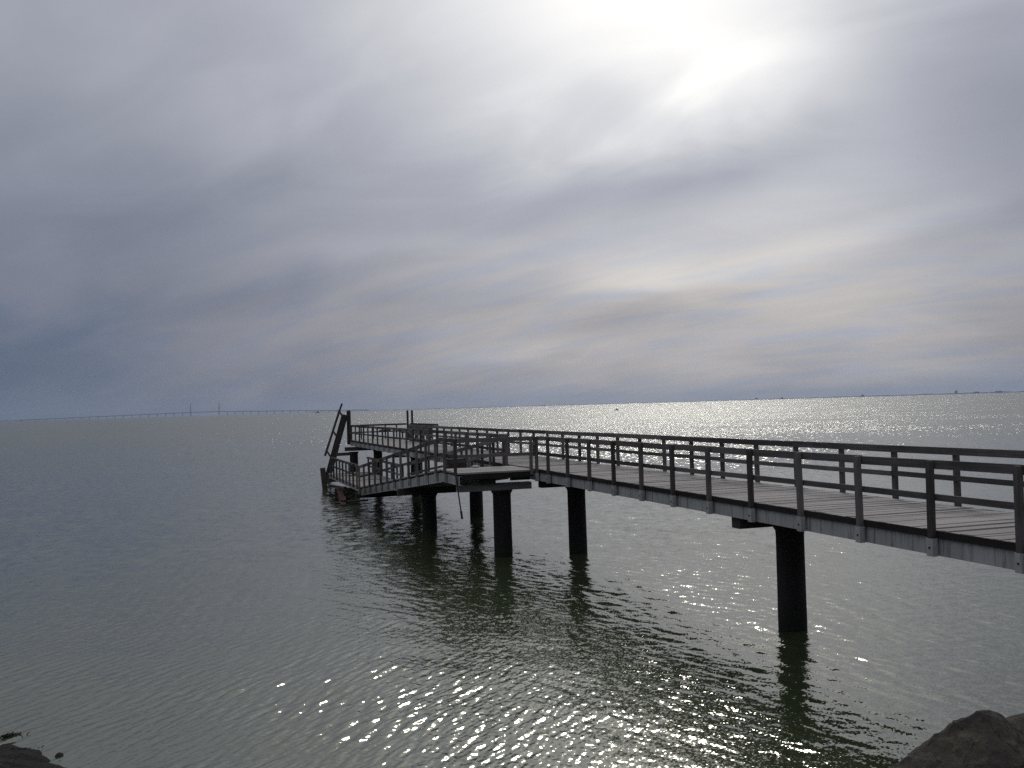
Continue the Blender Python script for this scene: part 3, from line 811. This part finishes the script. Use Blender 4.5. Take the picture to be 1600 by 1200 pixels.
tuft('seaweed', P.x, P.y, -0.01, 0.26, 0.08, 0.04, 160, 0.07)
P = at(20, 1196, 14.3)
tuft('seaweed', P.x, P.y, -0.01, 0.35, 0.12, 0.03, 200, 0.07)

# ------------------------------------------------------------------ far things: bridge, coast, ships
def far(px, dist, z=0.0):
    """world point on the sea at picture column px, dist metres ahead of the eye"""
    l = (px - 800) / 1556.0 * dist
    return Vector((dist * HX + l * HY, dist * HY - l * HX, z))
CONC = plain('bridge_concrete', (0.10, 0.10, 0.105), (0.14, 0.14, 0.145), 0.02, 0.8)
DSEA = 16600.0
bridge = thing('bridge', tuple(far(319, DSEA)), 'long low cable-stayed bridge with two tall pylons far off on the left horizon', 'bridge')
def bh(px):
    if px < 319: return 62.0 - (319 - px) / (319 - 22) * 54.0
    return 62.0 - (px - 319) / 250.0 * 46.0
seq = [22, 60, 100, 140, 180, 220, 260, 297, 341.5, 380, 420, 460, 500, 540, 575]
b = MB()
for i in range(len(seq) - 1):
    MB().beam(far(seq[i], DSEA, bh(seq[i])), far(seq[i + 1], DSEA, bh(seq[i + 1])), 26.0, 13.0).build('deck_span', CONC, bridge)
px = 297 - 12.9
prs = []
while px > 30: prs.append(px); px -= 13.2
px = 341.5 + 12.6
while px < 570: prs.append(px); px += 12.3
for px in prs:
    MB().beam(far(px, DSEA, -2), far(px, DSEA, bh(px) - 6.6), 11.0, 12.0, up=(HX, HY, 0)).build('bridge_pier', CONC, bridge)
for px in (297, 341.5):
    for s in (-1, 1):
        a = far(px, DSEA + s * 17, -2); c = far(px, DSEA + s * 15, 150); e = far(px, DSEA + s * 15, 206)
        bb = MB().beam(a, c, 13.5, 12.0, up=(HX, HY, 0)); bb.beam(c, e, 9.5, 9.0, up=(HX, HY, 0)); bb.build('pylon', CONC, bridge)
    MB().beam(far(px, DSEA - 12, 45), far(px, DSEA + 12, 45), 10, 8).build('cross_beam', CONC, bridge)
    for k in range(1, 10):
        for s in (-1, 1):
            dxp = s * k * 2.05
            MB().beam(far(px, DSEA - 15, 95 + 11.5 * k), far(px + dxp, DSEA - 15, bh(px + dxp) + 6), 0.35, 0.35).build('stay_cable', CONC, bridge)

LANDM = plain('far_land_green', (0.035, 0.042, 0.03), (0.06, 0.062, 0.045), 0.003, 0.9)
def land(name, p0, p1, dist, hmax, depth, prof):
    n = 160; vs_, fs_ = [], []
    for i in range(n + 1):
        u = i / n; px = p0 + (p1 - p0) * u
        h = max(0.4, prof(u) * hmax * (0.75 + 0.5 * mnoise.noise(Vector((u * 40, 3.0, hmax)))))
        for k, (dd, zz) in enumerate(((0, -1.0), (depth * 0.12, h * 0.75), (depth * 0.4, h), (depth, -1.0))):
            vs_.append(far(px, dist + dd, zz))
    for i in range(n):
        for k in range(3):
            a = i * 4 + k; fs_.append((a, a + 4, a + 5, a + 1))
    me = bpy.data.meshes.new(name); me.from_pydata(vs_, [], fs_); me.update(); me.materials.append(LANDM)
    bm = bmesh.new(); bm.from_mesh(me); bmesh.ops.recalc_face_normals(bm, faces=bm.faces); bm.to_mesh(me); bm.free()
    o = bpy.data.objects.new(name, me); C.objects.link(o); o['kind'] = 'structure'
land('far_coast', 830, 1760, 11500.0, 17.0, 900.0, lambda u: 0.30 + 0.7 * min(1, max(0, (u - 0.25) / 0.55)))
land('far_coast', 480, 860, 15500.0, 15.0, 900.0, lambda u: 0.55)
land('low_island', -90, 27, 15800.0, 22.0, 700.0, lambda u: 0.9 if u < 0.9 else 0.6)

BLD = plain('far_building_wall', (0.09, 0.09, 0.095), (0.13, 0.13, 0.13), 0.05, 0.8)
def far_block(px, w, h, lab, chimney=False):
    e = thing('coast_building', tuple(far(px, 11520.0)), lab, 'building', 'blocks on the far shore')
    MB().beam(far(px - w / 2, 11520, h / 2), far(px + w / 2, 11520, h / 2), 40, h).build('wall', BLD, e)
    MB().beam(far(px - w / 2 * 0.9, 11520, h + 1.5), far(px + w / 2 * 0.9, 11520, h + 1.5), 34, 3.2).build('roof', BLD, e)
    if chimney: MB().beam(far(px + w * 0.25, 11520, h), far(px + w * 0.25, 11520, h + 14), 9, 9, up=(HX, HY, 0)).build('chimney', BLD, e)
far_block(1493, 2.4, 30, 'tallest block on the far right shore, rightmost but one of the lone blocks', True)
far_block(1347, 3.0, 20, 'lone squat block on the far shore left of the tallest one')
far_block(1181, 2.8, 18, 'small lone block on the far shore beyond the sun glitter')
far_block(1221, 2.2, 17, 'small block on the far shore just right of the glitter')
far_block(1525, 6.0, 19, 'long low building on the far right shore next to the tallest block')
far_block(1560, 8.0, 18, 'wide pale building on the shore near the right picture edge')

HULL = plain('dark_hull', (0.03, 0.03, 0.035), (0.055, 0.05, 0.05), 0.5, 0.6)
def ship(px, dist, L, hh, lab):
    e = thing('ship', tuple(far(px, dist)), lab, 'ship')
    def q(f, zz, w=0.0, dd=0.0): return tuple(far(px, dist + dd) + Vector((HY, -HX, 0)) * (f * L) + Vector((0, 0, zz)))
    W = L * 0.09
    pts = [q(-.5, hh * .42, dd=-W), q(.38, hh * .38, dd=-W), q(.5, hh * .5), q(.38, hh * .38, dd=W), q(-.5, hh * .42, dd=W),
           q(-.46, -.5, dd=-W * .8), q(.34, -.5, dd=-W * .8), q(.44, -.5), q(.34, -.5, dd=W * .8), q(-.46, -.5, dd=W * .8)]
    MB().poly(pts, [(0, 1, 2, 3, 4), (9, 8, 7, 6, 5), (0, 5, 6, 1), (1, 6, 7, 2), (2, 7, 8, 3), (3, 8, 9, 4), (4, 9, 5, 0)]).build('hull', HULL, e)
    MB().beam(q(-.05, hh * .7), q(.28, hh * .7), W * 1.4, hh * .58).build('cabin', HULL, e)
    MB().beam(q(.1, hh), q(.1, hh * 1.25), hh * .1, hh * .1, up=(0, 1, 0)).build('mast', HULL, e)
ship(962, 690.0, 3.4, 1.15, 'small dark motor boat on the bright sun glitter')
ship(495, 5200.0, 22.0, 9.0, 'small dark ship near the horizon in front of the right end of the bridge')

# ------------------------------------------------------------------ sea haze
def haze():
    hz = 23000.0
    b = MB(); b.poly([(x, y, z) for z in (-2.5, 216.0) for x, y in ((-hz, -hz), (hz, -hz), (hz, hz), (-hz, hz))],
           [(3, 2, 1, 0), (4, 5, 6, 7), (0, 1, 5, 4), (1, 2, 6, 5), (2, 3, 7, 6), (3, 0, 4, 7)])
    m = bpy.data.materials.new('haze_air'); m.use_nodes = True; t = NT(m.node_tree); t.n.clear()
    v = t.node('ShaderNodeVolumePrincipled'); v.inputs['Color'].default_value = (0.58, 0.70, 0.90, 1); v.inputs['Density'].default_value = 4.5e-5
    v.inputs['Anisotropy'].default_value = 0.5
    o = t.node('ShaderNodeOutputMaterial'); t.l.new(v.outputs[0], o.inputs['Volume'])
    b.build('haze', m, None, (0, 0, 0), kind='stuff')
haze()
